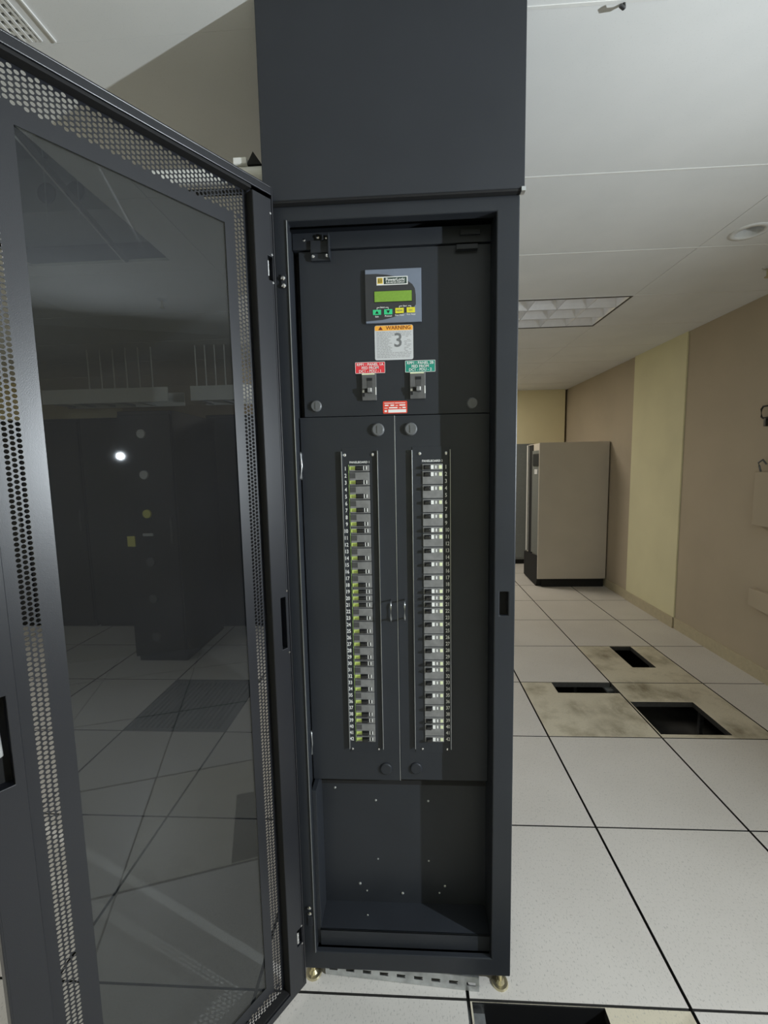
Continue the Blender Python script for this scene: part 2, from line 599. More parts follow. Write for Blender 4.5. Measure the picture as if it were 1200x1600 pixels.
# white egg-crate air grille, upper left
gx0, gx1, gy0, gy1 = -2.3, -1.665, -0.514, 0.076
p = 0.018
bm = bmesh.new()
nx, ny = int((gx1 - gx0) / p), int((gy1 - gy0) / p)
hl = []
plate_holes = []
us = [gx1 - 0.006 - p * k for k in range(nx)]
vs = [gy1 - 0.006 - p * k for k in range(ny)]
gv = thing('air_grille', (-1.98, -0.22, ZC), 'white square-holed air grille in the ceiling above the open door', 'grille')
for k in range(nx + 1):
    x = gx1 - 0.004 - p * k
    box(bm, x - 0.007, x, gy0, gy1, ZC - 0.002, ZC + 0.012)
obj('grille_bars', bm, 'trim_white', gv)
bm = bmesh.new()
for k in range(ny + 1):
    y = gy1 - p * k
    box(bm, gx0, gx1, y - 0.0075, y, ZC - 0.001, ZC + 0.011)
obj('cross_bars', bm, 'trim_white', gv)
boxes('dark_backing', [(gx0, gx1, gy0, gy1, ZC + 0.03, ZC + 0.034)], 'void', ceil)  # black sheet added above the grille to darken its holes
boxes('rim', [(gx1, gx1 + 0.004, gy0, gy1, ZC - 0.003, ZC + 0.012), (-1.632, -1.628, -0.54, 0.08, ZC - 0.004, ZC)], 'trim_white', gv)
# plenum above the missing tiles: dark box, a duct, hanger wires, a loose T-bar
ox0, ox1, oy0, oy1 = open_rect
boxes('plenum_duct', [(-3.4, -1.2, 1.0, 1.3, 2.72, 2.95)], 'duct', ceil)
bm = bmesh.new()
for (x, y, z) in ((-2.42, 1.0, 2.8), (-2.28, 1.0, 2.8)):
    cyl(bm, (x, y - 0.004, z), (x, y + 0.02, z), 0.045, n=20)
obj('duct_opening', bm, 'void', ceil)
bm = bmesh.new()
for (x, y) in ((-2.35, 0.9), (-2.2, 0.9), (-2.3, 0.55)):
    cyl(bm, (x, y, 2.62), (x + 0.01, y, 3.1), 0.0022, n=6)
obj('hanger_wire', bm, 'pale_grey', ceil)
bm = bmesh.new()
tube(bm, [(-1.99, 0.34, ZC + 0.012), (-2.2, 1.22, ZC + 0.008)], 0.012, 4)
obj('loose_grid_bar', bm, 'black_plastic', ceil)
bm = bmesh.new()
tube(bm, [(-2.006, 0.34, ZC + 0.006), (-2.216, 1.22, ZC + 0.002)], 0.004, 4)
obj('loose_grid_bar_edge', bm, 'trim_white', ceil)

# recessed parabolic luminaire, unlit
lum = thing('recessed_luminaire', (0.11, 2.28, ZC), 'unlit recessed ceiling luminaire with silvery louvre cells', 'ceiling light')
lx0, lx1, ly0, ly1 = -0.518, 0.735, 1.977, 2.598
bm = bmesh.new()
plate(bm, lx0, lx1, ly0, ly1, ZC - 0.003, ZC + 0.01, [(lx0 + 0.012, lx1 - 0.012, ly0 + 0.012, ly1 - 0.012)], XY)
obj('frame', bm, 'black_plastic', lum)
boxes('housing', [(lx0, lx1, ly0, ly1, ZC + 0.1, ZC + 0.11), (lx0, lx0 + 0.01, ly0, ly1, ZC, ZC + 0.1), (lx1 - 0.01, lx1, ly0, ly1, ZC, ZC + 0.1), (lx0, lx1, ly0, ly0 + 0.01, ZC, ZC + 0.1), (lx0, lx1, ly1 - 0.01, ly1, ZC, ZC + 0.1)], 'trim_white', lum)
M['louvre'] = plain('louvre_aluminium', (0.92, 0.93, 0.97), 0.3, 0.45, var=0.03)
ncx, ncy = 6, 3
cw, cd = (lx1 - lx0 - 0.024) / ncx, (ly1 - ly0 - 0.024) / ncy
bm = bmesh.new()      # one parabolic cell, shared
H_ = 0.075
prof = [(0, 0.002), (0.012, 0.012), (0.03, 0.028), (0.05, 0.05), (H_, 0.064)]
ring = []
for z, ins in prof:
    ix = ins * 0.45
    ring.append([bm.verts.new((x, y, z)) for x, y in ((ix, ins), (cw - ix, ins), (cw - ix, cd - ins), (ix, cd - ins))])
for a, b_ in zip(ring, ring[1:]):
    for k in range(4):
        bm.faces.new((a[k], a[(k + 1) % 4], b_[(k + 1) % 4], b_[k]))
bm.faces.new(ring[-1])
cell = None
for i in range(ncx):
    for j in range(ncy):
        if cell is None:
            o = obj('louvre_cell', bm, 'louvre')
            cell = o.data
        else:
            o = bpy.data.objects.new('louvre_cell', cell)
            COL.objects.link(o)
        o.location = (lx0 + 0.012 + i * cw - 0.11, ly0 + 0.012 + j * cd - 2.28, 0.0)
        o.parent = lum

# ceiling fittings
def disc_fitting(name, x, y, r, label, cat):
    t = thing(name, (x, y, ZC), label, cat)
    bm = bmesh.new()
    n = 28
    prev = None
    for rr, z in ((r * 1.5, ZC), (r * 1.48, ZC - 0.003), (r * 1.02, ZC - 0.004), (r, ZC + 0.002), (r, ZC + 0.06)):
        cur = [bm.verts.new((x + rr * math.cos(2 * math.pi * k / n), y + rr * math.sin(2 * math.pi * k / n), z)) for k in range(n)]
        if prev:
            for k in range(n):
                bm.faces.new((prev[k], prev[(k + 1) % n], cur[(k + 1) % n], cur[k]))
        prev = cur
    obj('ring', bm, 'ceiling', t, smooth=True)
    bm = bmesh.new()
    cyl(bm, (x, y, ZC + 0.06), (x, y, ZC + 0.03), r, r * 0.3, 28)
    obj('recess', bm, 'concrete', t)
    return t


disc_fitting('downlight', 0.885, 1.205, 0.055, 'round recessed fitting in the ceiling near the right edge', 'ceiling fitting')


def sprinkler(x, y, label):
    t = thing('sprinkler', (x, y, ZC), label, 'sprinkler')
    bm = bmesh.new()
    cyl(bm, (x, y, ZC), (x, y, ZC - 0.008), 0.03, 0.02, 16)
    obj('escutcheon', bm, 'galv', t)
    bm = bmesh.new()
    cyl(bm, (x, y, ZC - 0.006), (x, y, ZC - 0.05), 0.008, n=10)
    cyl(bm, (x, y, ZC - 0.05), (x, y, ZC - 0.054), 0.017, n=14)
    obj('head', bm, 'brass', t)


sprinkler(-2.3, 1.72, 'sprinkler head on the ceiling seen through the door glass')
sprinkler(1.3, 1.62, 'sprinkler head on the ceiling at the right edge')
t = thing('ceiling_hook', (-0.235, 0.075, ZC), 'small dark hook hanging from the ceiling joint near the top edge', 'hook')
bm = bmesh.new()
tube(bm, [(-0.235, 0.09, ZC), (-0.235, 0.088, ZC - 0.012), (-0.24, 0.08, ZC - 0.02), (-0.25, 0.075, ZC - 0.018)], 0.004, 8)
obj('wire', bm, 'black_plastic', t)

# small fittings on the right wall at the picture edge
t = thing('wall_bracket', (XW, 1.95, 1.7), 'small dark wire loop bracket on the right wall', 'bracket')
bm = bmesh.new()
yl = [(1.985, 1.775), (2.0, 1.785), (2.004, 1.835), (1.99, 1.852), (1.93, 1.852), (1.915, 1.83), (1.915, 1.79), (1.93, 1.775), (1.985, 1.775)]
tube(bm, [(XW - 0.02, y, z) for y, z in yl], 0.006, 8)
obj('loop', bm, 'black_plastic', t)
boxes('stem', [(XW - 0.025, XW, 1.955, 1.975, 1.72, 1.78)], 'black_plastic', t, bev=0.003)
t = thing('wall_box', (XW, 1.7, 1.06), 'pale shallow box on the right wall at the picture edge', 'wall box')
boxes('body', [(XW - 0.05, XW, 1.45, 1.985, 1.06, 1.42)], 'tan_wall', t, bev=0.004)
bm = bmesh.new()
tube(bm, [(XW - 0.03, 1.96, 1.42), (XW - 0.035, 1.97, 1.46), (XW - 0.03, 1.985, 1.48), (XW - 0.03, 1.95, 1.5), (XW - 0.02, 1.93, 1.47)], 0.006, 8)
obj('cable', bm, 'knob_grey', t)
t = thing('wall_duct', (XW, 1.7, 0.5), 'tan boxed ledge low on the right wall', 'wall box')
bm = bmesh.new()
prism(bm, [(1.2, 0.42), (1.98, 0.5), (1.98, 0.62), (1.2, 0.62)], XW - 0.04, XW, lambda u, v, a: (a, u, v))
obj('body', bm, 'tan_wall', t, bev=0.004)

# ------------------------------------------------------------------ cooling unit and grey unit at the far end
cu = thing('cooling_unit', (1.22, 4.65, 0), 'tall taupe cooling unit on a black plinth against the right wall', 'cooling unit')
cx0, cx1, cy0, cy1, ct = 0.805, 1.615, 4.19, 4.80, 1.745
boxes('side_panel', [(cx0, cx1, cy0, cy0 + 0.02, 0.1, ct)], 'crac', cu, bev=0.006)
boxes('body', [(cx0 + 0.035, cx1, cy0 + 0.02, cy1, 0.1, ct)], 'crac', cu, bev=0.004)
boxes('plinth', [(cx0 + 0.06, cx1 - 0.02, cy0 + 0.015, cy1 - 0.02, 0.0, 0.1)], 'gasket', cu)
boxes('front_door', [(cx0 + 0.02, cx0 + 0.036, cy0 + 0.02, cy0 + 0.36, 0.37, 1.66)], 'crac_front', cu, bev=0.003)
boxes('front_gap', [(cx0 + 0.024, cx0 + 0.036, cy0 + 0.36, cy0 + 0.50, 0.1, ct - 0.01)], 'gasket', cu)
boxes('front_trim', [(cx0 + 0.0, cx0 + 0.036, cy0 + 0.50, cy0 + 0.535, 0.36, ct - 0.01)], 'trim_white', cu)
bm = bmesh.new()
prism(bm, [(cy0 + 0.02, 0.1), (cy0 + 0.02, 0.37), (cy1, 0.33), (cy1, 0.02), (cy0 + 0.06, 0.0)], cx0 + 0.0, cx0 + 0.08, lambda u, v, a: (a, u, v))
obj('air_intake', bm, 'gasket', cu)
d = boxes('display', [(cx0 + 0.008, cx0 + 0.03, cy0 + 0.06, cy0 + 0.3, 1.47, 1.62)], 'black_plastic', cu, bev=0.004)
boxes('button_strip', [(cx0 + 0.012, cx0 + 0.03, cy0 + 0.12, cy0 + 0.24, 1.37, 1.43)], 'pale_grey', d, bev=0.003)
gu = thing('grey_cabinet', (0.5, 5.75, 0), 'dark grey equipment cabinet under the beige bulkhead, behind the cooling unit', 'cabinet')
boxes('body', [(-0.2, 1.1, 5.45, 6.08, 0.07, 1.79)], 'grey_unit', gu, bev=0.005)
boxes('plinth', [(-0.18, 1.08, 5.47, 6.06, 0.0, 0.07)], 'gasket', gu)
boxes('door_panel', [(-0.18, 0.44, 5.438, 5.45, 0.1, 1.76), (0.46, 1.08, 5.438, 5.45, 0.1, 1.76)], 'grey_unit', gu, bev=0.003)

# ------------------------------------------------------------------ racks and trays on the far left, seen through the open door
def rack(x0, x1, y0, y1, h, label):
    t = thing('equipment_rack', ((x0 + x1) / 2, (y0 + y1) / 2, 0), label, 'rack', 'dark racks beyond the open door')
    boxes('body', [(x0 + 0.004, x1 - 0.004, y0 + 0.02, y1, 0.04, h)], 'rack_black', t, bev=0.004)
    dr = boxes('door', [(x0 + 0.015, x1 - 0.015, y0, y0 + 0.018, 0.07, h - 0.03)], 'rack_black', t, bev=0.004)
    boxes('plinth', [(x0 + 0.02, x1 - 0.02, y0 + 0.04, y1 - 0.02, 0.0, 0.04)], 'gasket', t)
    boxes('handle', [(x1 - 0.06, x1 - 0.045, y0 - 0.015, y0, 0.95, 1.15)], 'knob_grey', dr, bev=0.003)
    return t


names = ['leftmost', 'second from left', 'third from left', 'fourth from left', 'fifth from left', 'rightmost']
xr = -5.0
for k in range(6):
    rack(xr + 0.6 * k, xr + 0.6 * (k + 1), 3.1 if k in (3,) else 2.85, 3.75, 2.0, 'plain black equipment rack in the row beyond the door glass, ' + names[k])
nr = rack(-2.93, -2.5, 2.1, 2.84, 1.95, 'nearer black rack with a column of pale round knobs, beyond the glass')
for k, z in enumerate((1.78, 1.475, 1.18, 0.808, 0.52, 0.211)):
    bm = bmesh.new()
    cyl(bm, (-2.735, 2.1, z), (-2.735, 2.085, z), 0.035, 0.032, 20)
    obj('round_knob', bm, 'knob_grey' if k > 2 else ('yellow_tag' if k == 2 else 'pale_grey'), nr, bev=0.002)
boxes('tag_plate', [(-2.905, -2.845, 2.09, 2.1, 0.93, 1.01)], 'yellow_tag', nr)
boxes('name_plate', [(-2.78, -2.70, 2.09, 2.1, 2.0 - 0.99, 1.03)], 'pale_grey', nr)


def cable_tray(x0, x1, label, n, rx0, rx1):
    t = thing('cable_tray', ((x0 + x1) / 2, 2.75, 2.1), label, 'cable tray', 'cable trays over the racks')
    boxes('side_rail', [(x0, x1, 2.745, 2.76, 2.115, 2.24)], 'trim_white', t)
    boxes('side_rail', [(x0, x1, 3.04, 3.055, 2.115, 2.24)], 'trim_white', t)
    for k in range(int((x1 - x0 - 0.05) / 0.2)):
        boxes('rung', [(x0 + 0.05 + k * 0.2, x0 + 0.08 + k * 0.2, 2.76, 3.04, 2.12, 2.14)], 'pale_grey', t)
    for k in range(n):
        x = rx0 + (rx1 - rx0) * k / (n - 1)
        bm = bmesh.new()
        cyl(bm, (x, 2.752, 2.2), (x, 2.752, ZC), 0.006, n=8)
        obj('hanger_rod', bm, 'trim_white', t)


cable_tray(-4.03, -2.87, 'long pale cable tray on hanger rods above the black racks', 6, -3.58, -3.0)
cable_tray(-2.66, -2.02, 'short pale cable tray on hanger rods, right of the long tray', 7, -2.6, -2.08)

# pale pipe beside the overhead wireway
t = thing('conduit_pipe', (-1.24, 0.055, 2.23), 'pale conduit pipe running left from the overhead wireway, above the open door', 'pipe')
bm = bmesh.new()
cyl(bm, (-1.40, 0.055, 2.236), (-1.0965, 0.055, 2.231), 0.0165, n=24)
obj('pipe', bm, 'trim_white', t, smooth=False)
boxes('clip', [(-1.177, -1.143, 0.036, 0.06, 2.247, 2.262)], 'trim_white', t, bev=0.002)
bm = bmesh.new()
prism(bm, [(-1.145, 2.248), (-1.108, 2.248), (-1.128, 2.277)], 0.042, 0.05, XZ)
obj('gusset', bm, 'gasket', t)
bm = bmesh.new()
cyl(bm, (-1.34, 0.07, 2.206), (-1.0965, 0.07, 2.203), 0.008, n=12)
obj('dark_rod', bm, 'gasket', t)  # black rod standing in for the dark line under the pipe

# ------------------------------------------------------------------ overhead wireway
wy = thing('overhead_wireway', (-0.79, 0.3, 2.142), 'black sheet-metal wireway box between the cabinet top and the ceiling', 'wireway')
boxes('front_cover', [(-1.099, -0.48, 0.012, 0.024, 2.144, ZC - 0.002)], 'black_satin', wy, bev=0.0015)
boxes('body', [(-1.095, -0.485, 0.024, 0.62, 2.148, ZC - 0.002)], 'black_satin', wy, bev=0.002)
boxes('bottom_hem', [(-1.097, -0.482, 0.014, 0.03, 2.139, 2.144)], 'gasket', wy)
boxes('corner_tab', [(-0.488, -0.478, 0.010, 0.028, 2.137, 2.147)], 'galv', wy, bev=0.001)

# ------------------------------------------------------------------ the power cabinet
CB = thing('power_cabinet', (-0.784, 0.33, 0), 'tall black power distribution cabinet with an open glass door and two breaker columns', 'electrical cabinet')
YF = 0.026
ZB, ZT = 0.045, 2.138
bm = bmesh.new()
plate(bm, -1.081, -0.487, ZB, ZT, YF, YF + 0.03, [(-1.047, -0.541, 0.100, 2.104), (-0.5265, -0.5045, 1.112, 1.176)], XZ)
frame = obj('front_frame', bm, 'black_metal', CB, bev=0.0028)
boxes('latch_pocket', [(-0.53, -0.50, YF + 0.012, YF + 0.029, 1.1, 1.19)], 'void', frame)
boxes('side_panel', [(-1.081, -1.076, YF + 0.03, 0.62, ZB, ZT)], 'black_metal', CB)
boxes('side_panel', [(-0.492, -0.487, YF + 0.03, 0.62, ZB, ZT)], 'black_metal', CB)
boxes('back_panel', [(-1.081, -0.487, 0.615, 0.62, ZB, ZT)], 'black_metal', CB)
boxes('top_panel', [(-1.081, -0.487, YF + 0.03, 0.62, ZT - 0.005, ZT)], 'black_metal', CB)
boxes('bottom_panel', [(-1.081, -0.487, YF + 0.03, 0.62, ZB, ZB + 0.005)], 'black_metal', CB)
boxes('jamb_return', [(-1.06, -1.0535, YF + 0.028, 0.14, 0.1, 2.11)], 'black_metal', CB)
boxes('jamb_return', [(-0.541, -0.535, YF + 0.028, 0.14, 0.1, 2.11)], 'black_metal', CB)
boxes('jamb_lip', [(-1.0485, -1.0462, YF - 0.003, YF + 0.004, 0.1, 2.106)], 'edge_grey', CB, bev=0.0008)
# header channel above the upper panel
boxes('top_channel', [(-1.052, -0.541, 0.094, 0.14, 2.069, 2.11)], 'black_metal', CB, bev=0.001)
# upper panel
UP = boxes('upper_panel', [(-1.038, -0.541, 0.1, 0.104, 1.6425, 2.0665)], 'black_metal', CB, bev=0.001)
boxes('panel_backing', [(-1.052, -0.541, 0.13, 0.135, 0.55, 2.08)], 'gasket', CB)


def slotted_knob(x, y, z, r, mat, parent, name='quarter_turn_latch', d=0.008, slot=True):
    bm = bmesh.new()
    n = 24
    prev = None
    prof = ((r * 1.06, 0.0), (r * 1.06, 0.002), (r, 0.0035), (r * 0.97, d * 0.8), (r * 0.85, d))
    for rr, dy in prof:
        cur = [bm.verts.new((x + rr * math.cos(2 * math.pi * k / n), y - dy, z + rr * math.sin(2 * math.pi * k / n))) for k in range(n)]
        if prev:
            for k in range(n):
                bm.faces.new((prev[k], prev[(k + 1) % n], cur[(k + 1) % n], cur[k]))
        prev = cur
    bm.faces.new(prev)
    if slot:
        box(bm, x - r * 0.12, x + r * 0.06, y - d - 0.0014, y - d + 0.001, z - r * 0.6, z + r * 0.6)
    return obj(name, bm, mat, parent)


slotted_knob(-1.005, 0.1, 1.671, 0.0145, 'knob_grey', UP, d=0.006)
slotted_knob(-0.587, 0.1, 1.668, 0.0145, 'knob_grey', UP, d=0.006)


def screw(x, y, z, r, parent, mat='chrome', name='screw'):
    bm = bmesh.new()
    cyl(bm, (x, y, z), (x, y - r * 0.35, z), r, r * 0.95, 12)
    cyl(bm, (x, y - r * 0.35, z), (x, y - r * 0.7, z), r * 0.95, r * 0.45, 12)
    return obj(name, bm, mat, parent)


# hinge bracket in the upper left corner
hb = boxes('hinge_bracket', [(-1.004, -0.955, 0.088, 0.1, 2.058, 2.088), (-1.004, -0.955, 0.092, 0.1, 2.04, 2.058), (-0.957, -0.953, 0.078, 0.1, 2.04, 2.1)], 'black_metal', CB, bev=0.001)
for (x, z, r) in ((-0.984, 2.098, 0.0055), (-0.963, 2.096, 0.005), (-0.998, 2.051, 0.005), (-0.962, 2.052, 0.005)):
    screw(x, 0.092, z, r, hb)
screw(-1.021, 0.095, 2.093, 0.004, CB)
boxes('bracket_plate', [(-0.972, -0.968, 0.083, 0.094, 2.086, 2.1)], 'black_metal', hb)
# right hand counterpart, in the shade
boxes('hinge_bracket', [(-0.63, -0.575, 0.086, 0.1, 2.05, 2.062), (-0.62, -0.57, 0.084, 0.094, 2.084, 2.096)], 'black_metal', CB, bev=0.001)

# --- meter display
mx0, mx1, mz0, mz1 = -0.8645, -0.719, 1.8795, 2.013
MT = boxes('meter_display', [(mx0, mx1, 0.094, 0.1, mz0, mz1)], 'meter_blue', CB, bev=0.001)
mw, mh = mx1 - mx0, mz1 - mz0
fx = lambda u: mx0 + u * mw
fz = lambda v: mz1 - v * mh


def flat(name, pts, y, mat, parent, th=0.0006):
    bm = bmesh.new()
    prism(bm, pts, y, y - th, XZ)
    return obj(name, bm, mat, parent)


def rect(name, x0, x1, z0, z1, y, mat, parent, th=0.0006):
    return flat(name, [(x0, z0), (x1, z0), (x1, z1), (x0, z1)], y, mat, parent, th)


sw = [(0.0, 0.085), (0.2, 0.085), (0.4, 0.11), (0.58, 0.155), (0.74, 0.22), (0.84, 0.3), (0.885, 0.38), (0.9, 0.5), (0.9, 0.68), (0.86, 0.73), (0.72, 0.82), (0.5, 0.9), (0.3, 0.945), (0.0, 0.965)]
flat('overlay', [(fx(u), fz(v)) for u, v in sw], 0.094, 'meter_black', MT)
rect('logo_plate', fx(0.205), fx(0.76), fz(0.30), fz(0.145), 0.0935, 'white', MT)
rect('logo_field', fx(0.335), fx(0.742), fz(0.283), fz(0.162), 0.0929, 'label_dark', MT, 0.0004)
rect('logo_square', fx(0.222), fx(0.315), fz(0.272), fz(0.165), 0.0929, 'logo_yellow', MT, 0.0004)
boxes('logo_emblem', [(fx(0.24), fx(0.297), 0.0921, 0.0925, fz(0.186), fz(0.181)), (fx(0.24), fx(0.297), 0.0921, 0.0925, fz(0.256), fz(0.251)), (fx(0.24), fx(0.247), 0.0921, 0.0925, fz(0.256), fz(0.181)), (fx(0.29), fx(0.297), 0.0921, 0.0925, fz(0.256), fz(0.181))], 'label_dark', MT)
text('logo_text', 'D', (fx(0.268), 0.0921, fz(0.243)), 0.0085, 'label_dark', MT)
text('logo_text', 'PowerLogic', (fx(0.54), 0.0922, fz(0.228)), 0.0105, 'white', MT, bold=0.0002)
text('logo_text', 'SUB-METER DISPLAY', (fx(0.54), 0.0922, fz(0.27)), 0.0054, 'white', MT, bold=0.0001)
rect('screen_bezel', fx(0.155), fx(0.835), fz(0.622), fz(0.405), 0.0935, 'gasket', MT)
rect('screen', fx(0.163), fx(0.828), fz(0.61), fz(0.415), 0.0931, 'lcd', MT, 0.001)
for (u0, u1, v0, v1, mt) in ((0.13, 0.275, 0.755, 0.85, 'btn_green'), (0.33, 0.478, 0.752, 0.848, 'btn_green'), (0.532, 0.683, 0.735, 0.832, 'btn_yellow'), (0.735, 0.883, 0.73, 0.828, 'btn_yellow')):
    o = rect('button', fx(u0), fx(u1), fz(v1), fz(v0), 0.0935, mt, MT, 0.0012)
flat('up_arrow', [(fx(0.17), fz(0.83)), (fx(0.235), fz(0.83)), (fx(0.2025), fz(0.775))], 0.0922, 'gasket', MT, 0.0003)
flat('down_arrow', [(fx(0.372), fz(0.775)), (fx(0.404), fz(0.83)), (fx(0.437), fz(0.775))], 0.0922, 'gasket', MT, 0.0003)
text('button_text', 'NEW', (fx(0.607), 0.0919, fz(0.803)), 0.0068, 'label_grey', MT)
text('button_text', 'ESC', (fx(0.81), 0.0919, fz(0.798)), 0.0068, 'label_grey', MT)
text('caption_text', 'Exit', (fx(0.2), 0.0932, fz(0.895)), 0.0055, 'white', MT, bold=0.0001)
text('caption_text', 'Protocol', (fx(0.405), 0.0932, fz(0.888)), 0.0052, 'white', MT, bold=0.0001)
text('caption_text', 'Next Meter', (fx(0.607), 0.0932, fz(0.878)), 0.0050, 'white', MT, bold=0.0001)
text('caption_text', 'Prev Meter', (fx(0.815), 0.0932, fz(0.872)), 0.0050, 'white', MT, bold=0.0001)
text('caption_text', 'Select', (fx(0.3), 0.0932, fz(0.722)), 0.0052, 'white', MT, bold=0.0001)
text('caption_text', 'Start', (fx(0.705), 0.0932, fz(0.71)), 0.0052, 'white', MT, bold=0.0001)


def bracket(u0, u1, um0, um1, v0, v1):
    t_ = 0.0006
    boxes('caption_bracket', [(fx(u0) - t_, fx(u0) + t_, 0.0929, 0.0934, fz(v1), fz(v0)), (fx(u1) - t_, fx(u1) + t_, 0.0929, 0.0934, fz(v1), fz(v0)),
                              (fx(u0), fx(um0), 0.0929, 0.0934, fz(v0) - t_, fz(v0) + t_), (fx(um1), fx(u1), 0.0929, 0.0934, fz(v0) - t_, fz(v0) + t_)], 'white', MT)


bracket(0.205, 0.405, 0.25, 0.355, 0.715, 0.748)
bracket(0.605, 0.81, 0.655, 0.76, 0.7, 0.73)

# --- stickers
def rounded(x0, x1, z0, z1, r):
    pts = []
    for cx_, cz_, a0 in ((x1 - r, z1 - r, 0), (x0 + r, z1 - r, 90), (x0 + r, z0 + r, 180), (x1 - r, z0 + r, 270)):
        for k in range(4):
            a = math.radians(a0 + 30 * k)
            pts.append((cx_ + r * math.cos(a), cz_ + r * math.sin(a)))
    return pts


wx0, wx1, wz0, wz1 = -0.843, -0.7415, 1.786, 1.8745
WS = flat('warning_sticker', rounded(wx0, wx1, wz0, wz1, 0.005), 0.1, 'label_white', CB)
flat('header_band', rounded(wx0 + 0.001, wx1 - 0.001, wz1 - 0.0135, wz1 - 0.001, 0.003), 0.0994, 'label_orange', WS, 0.0003)
text('warning_text', 'WARNING', (wx0 + 0.063, 0.099, wz1 - 0.0112), 0.0135, 'warn_dark', WS, bold=0.0002)
flat('warning_triangle', [(wx0 + 0.01, wz1 - 0.0115), (wx0 + 0.022, wz1 - 0.0115), (wx0 + 0.016, wz1 - 0.0025)], 0.0991, 'warn_dark', WS, 0.0002)
text('large_numeral', '3', (wx0 + 0.062, 0.099, wz0 + 0.0335), 0.05, 'label_grey', WS, bold=0.0006)
bars = []
for k in range(17):
    z = wz1 - 0.0185 - k * 0.004
    x = wx0 + 0.005
    while x < wx1 - 0.008:
        l = random.uniform(0.004, 0.012)
        a, b_ = x, min(x + l, wx1 - 0.005)
        if not (2 < k < 13 and b_ > wx0 + 0.047 and a < wx0 + 0.077):
            if not (2 < k < 13 and a > wx0 + 0.08 and random.random() < 0.45):
                bars.append((a, b_, 0.0992, 0.0995, z, z + 0.0017))
        x += l + 0.0016
boxes('fine_print', bars, 'label_lightgrey', WS)

for nm, x0, x1, z0, z1, mt, l1, l3 in (('panel_label', -0.8965, -0.817, 1.753, 1.782, 'label_red', 'RPP1 : PANEL 1A', 'DC1 - PDU - 1'), ('panel_label', -0.7635, -0.684, 1.7525, 1.7825, 'label_green', 'RPP1 : PANEL 2B', 'DC1 - PDU - 2')):
    LB = rect(nm, x0, x1, z0, z1, 0.1, mt, CB, 0.0012)
    LB['label'] = 'engraved label'
    t_ = 0.0009
    boxes('label_border', [(x0, x1, 0.0984, 0.0989, z0, z0 + t_), (x0, x1, 0.0984, 0.0989, z1 - t_, z1), (x0, x0 + t_, 0.0984, 0.0989, z0, z1), (x1 - t_, x1, 0.0984, 0.0989, z0, z1)], 'white', LB)
    xm = (x0 + x1) / 2
    text('label_text', l1, (xm, 0.0984, z1 - 0.0095), 0.0098, 'white', LB, bold=0.00012)
    text('label_text', 'FED FROM', (xm, 0.0984, z1 - 0.0182), 0.0098, 'white', LB, bold=0.00012)
    text('label_text', l3, (xm, 0.0984, z1 - 0.0267), 0.0098, 'white', LB, bold=0.00012)
rx0, rx1, rz0, rz1 = -0.8245, -0.7595, 1.6465, 1.679
RS = flat('rating_sticker', rounded(rx0, rx1, rz0, rz1, 0.003), 0.1, 'label_red2', CB)
boxes('blank_field', [(rx0 + 0.014, rx1 - 0.003, 0.0991, 0.0994, rz0 + 0.0025, rz0 + 0.0105), (rx0 + 0.004, rx0 + 0.0105, 0.0991, 0.0994, rz0 + 0.004, rz0 + 0.009)], 'white', RS)
bars = []
for z, segs in ((rz1 - 0.006, ((0.004, 0.03), (0.032, 0.06))), (rz1 - 0.0125, ((0.005, 0.015), (0.02, 0.03), (0.034, 0.04), (0.044, 0.06))), (rz1 - 0.019, ((0.004, 0.012), (0.016, 0.039), (0.043, 0.049), (0.052, 0.061)))):
    for a, b_ in segs:
        thick = 0.0032 if (b_ - a) > 0.009 and z < rz1 - 0.007 else 0.0016
        bars.append((rx0 + a, rx0 + b_, 0.0991, 0.0994, z, z + thick))
boxes('fine_print', bars, 'white', RS)

# --- the two main breakers
for (x0, x1, z0, z1, tx) in ((-0.8795, -0.8405, 1.6815, 1.752, 0), (-0.752, -0.7105, 1.6825, 1.7515, 0)):
    MB = boxes('main_breaker', [(x0, x1, 0.092, 0.1, z0, z1)], 'main_grey', CB, bev=0.0015)
    wv = x1 - x0
    hv = z1 - z0
    boxes('rating_strip', [(x0 + 0.03 * wv, x1 - 0.1 * wv, 0.0908, 0.092, z1 - 0.004, z1 - 0.001)], 'lime_white', MB)
    boxes('toggle_well', [(x0 + 0.37 * wv, x0 + 0.72 * wv, 0.0914, 0.0921, z0 + 0.25 * hv, z0 + 0.84 * hv)], 'breaker_dark', MB)
    boxes('window', [(x0 + 0.37 * wv, x0 + 0.72 * wv, 0.0908, 0.0914, z0 + 0.72 * hv, z0 + 0.82 * hv)], 'gasket', MB)
    boxes('toggle', [(x0 + 0.4 * wv, x0 + 0.7 * wv, 0.079, 0.0915, z0 + 0.27 * hv, z0 + 0.44 * hv)], 'breaker_grey', MB, bev=0.0015)
    boxes('lock_tab', [(x0 + 0.2 * wv, x0 + 0.37 * wv, 0.088, 0.092, z0 + 0.3 * hv, z0 + 0.43 * hv), (x0 + 0.04 * wv, x0 + 0.19 * wv, 0.089, 0.092, z0 + 0.15 * hv, z0 + 0.27 * hv)], 'gasket', MB)
    boxes('marking', [(x0 + 0.04 * wv, x0 + 0.17 * wv, 0.0912, 0.092, z0 + 0.29 * hv, z0 + 0.38 * hv), (x0 + 0.62 * wv, x0 + 0.68 * wv, 0.0785, 0.079, z0 + 0.3 * hv, z0 + 0.42 * hv), (x1 - 0.07 * wv, x1 - 0.01 * wv, 0.0912, 0.092, z0 + 0.2 * hv, z0 + 0.48 * hv)], 'white', MB)

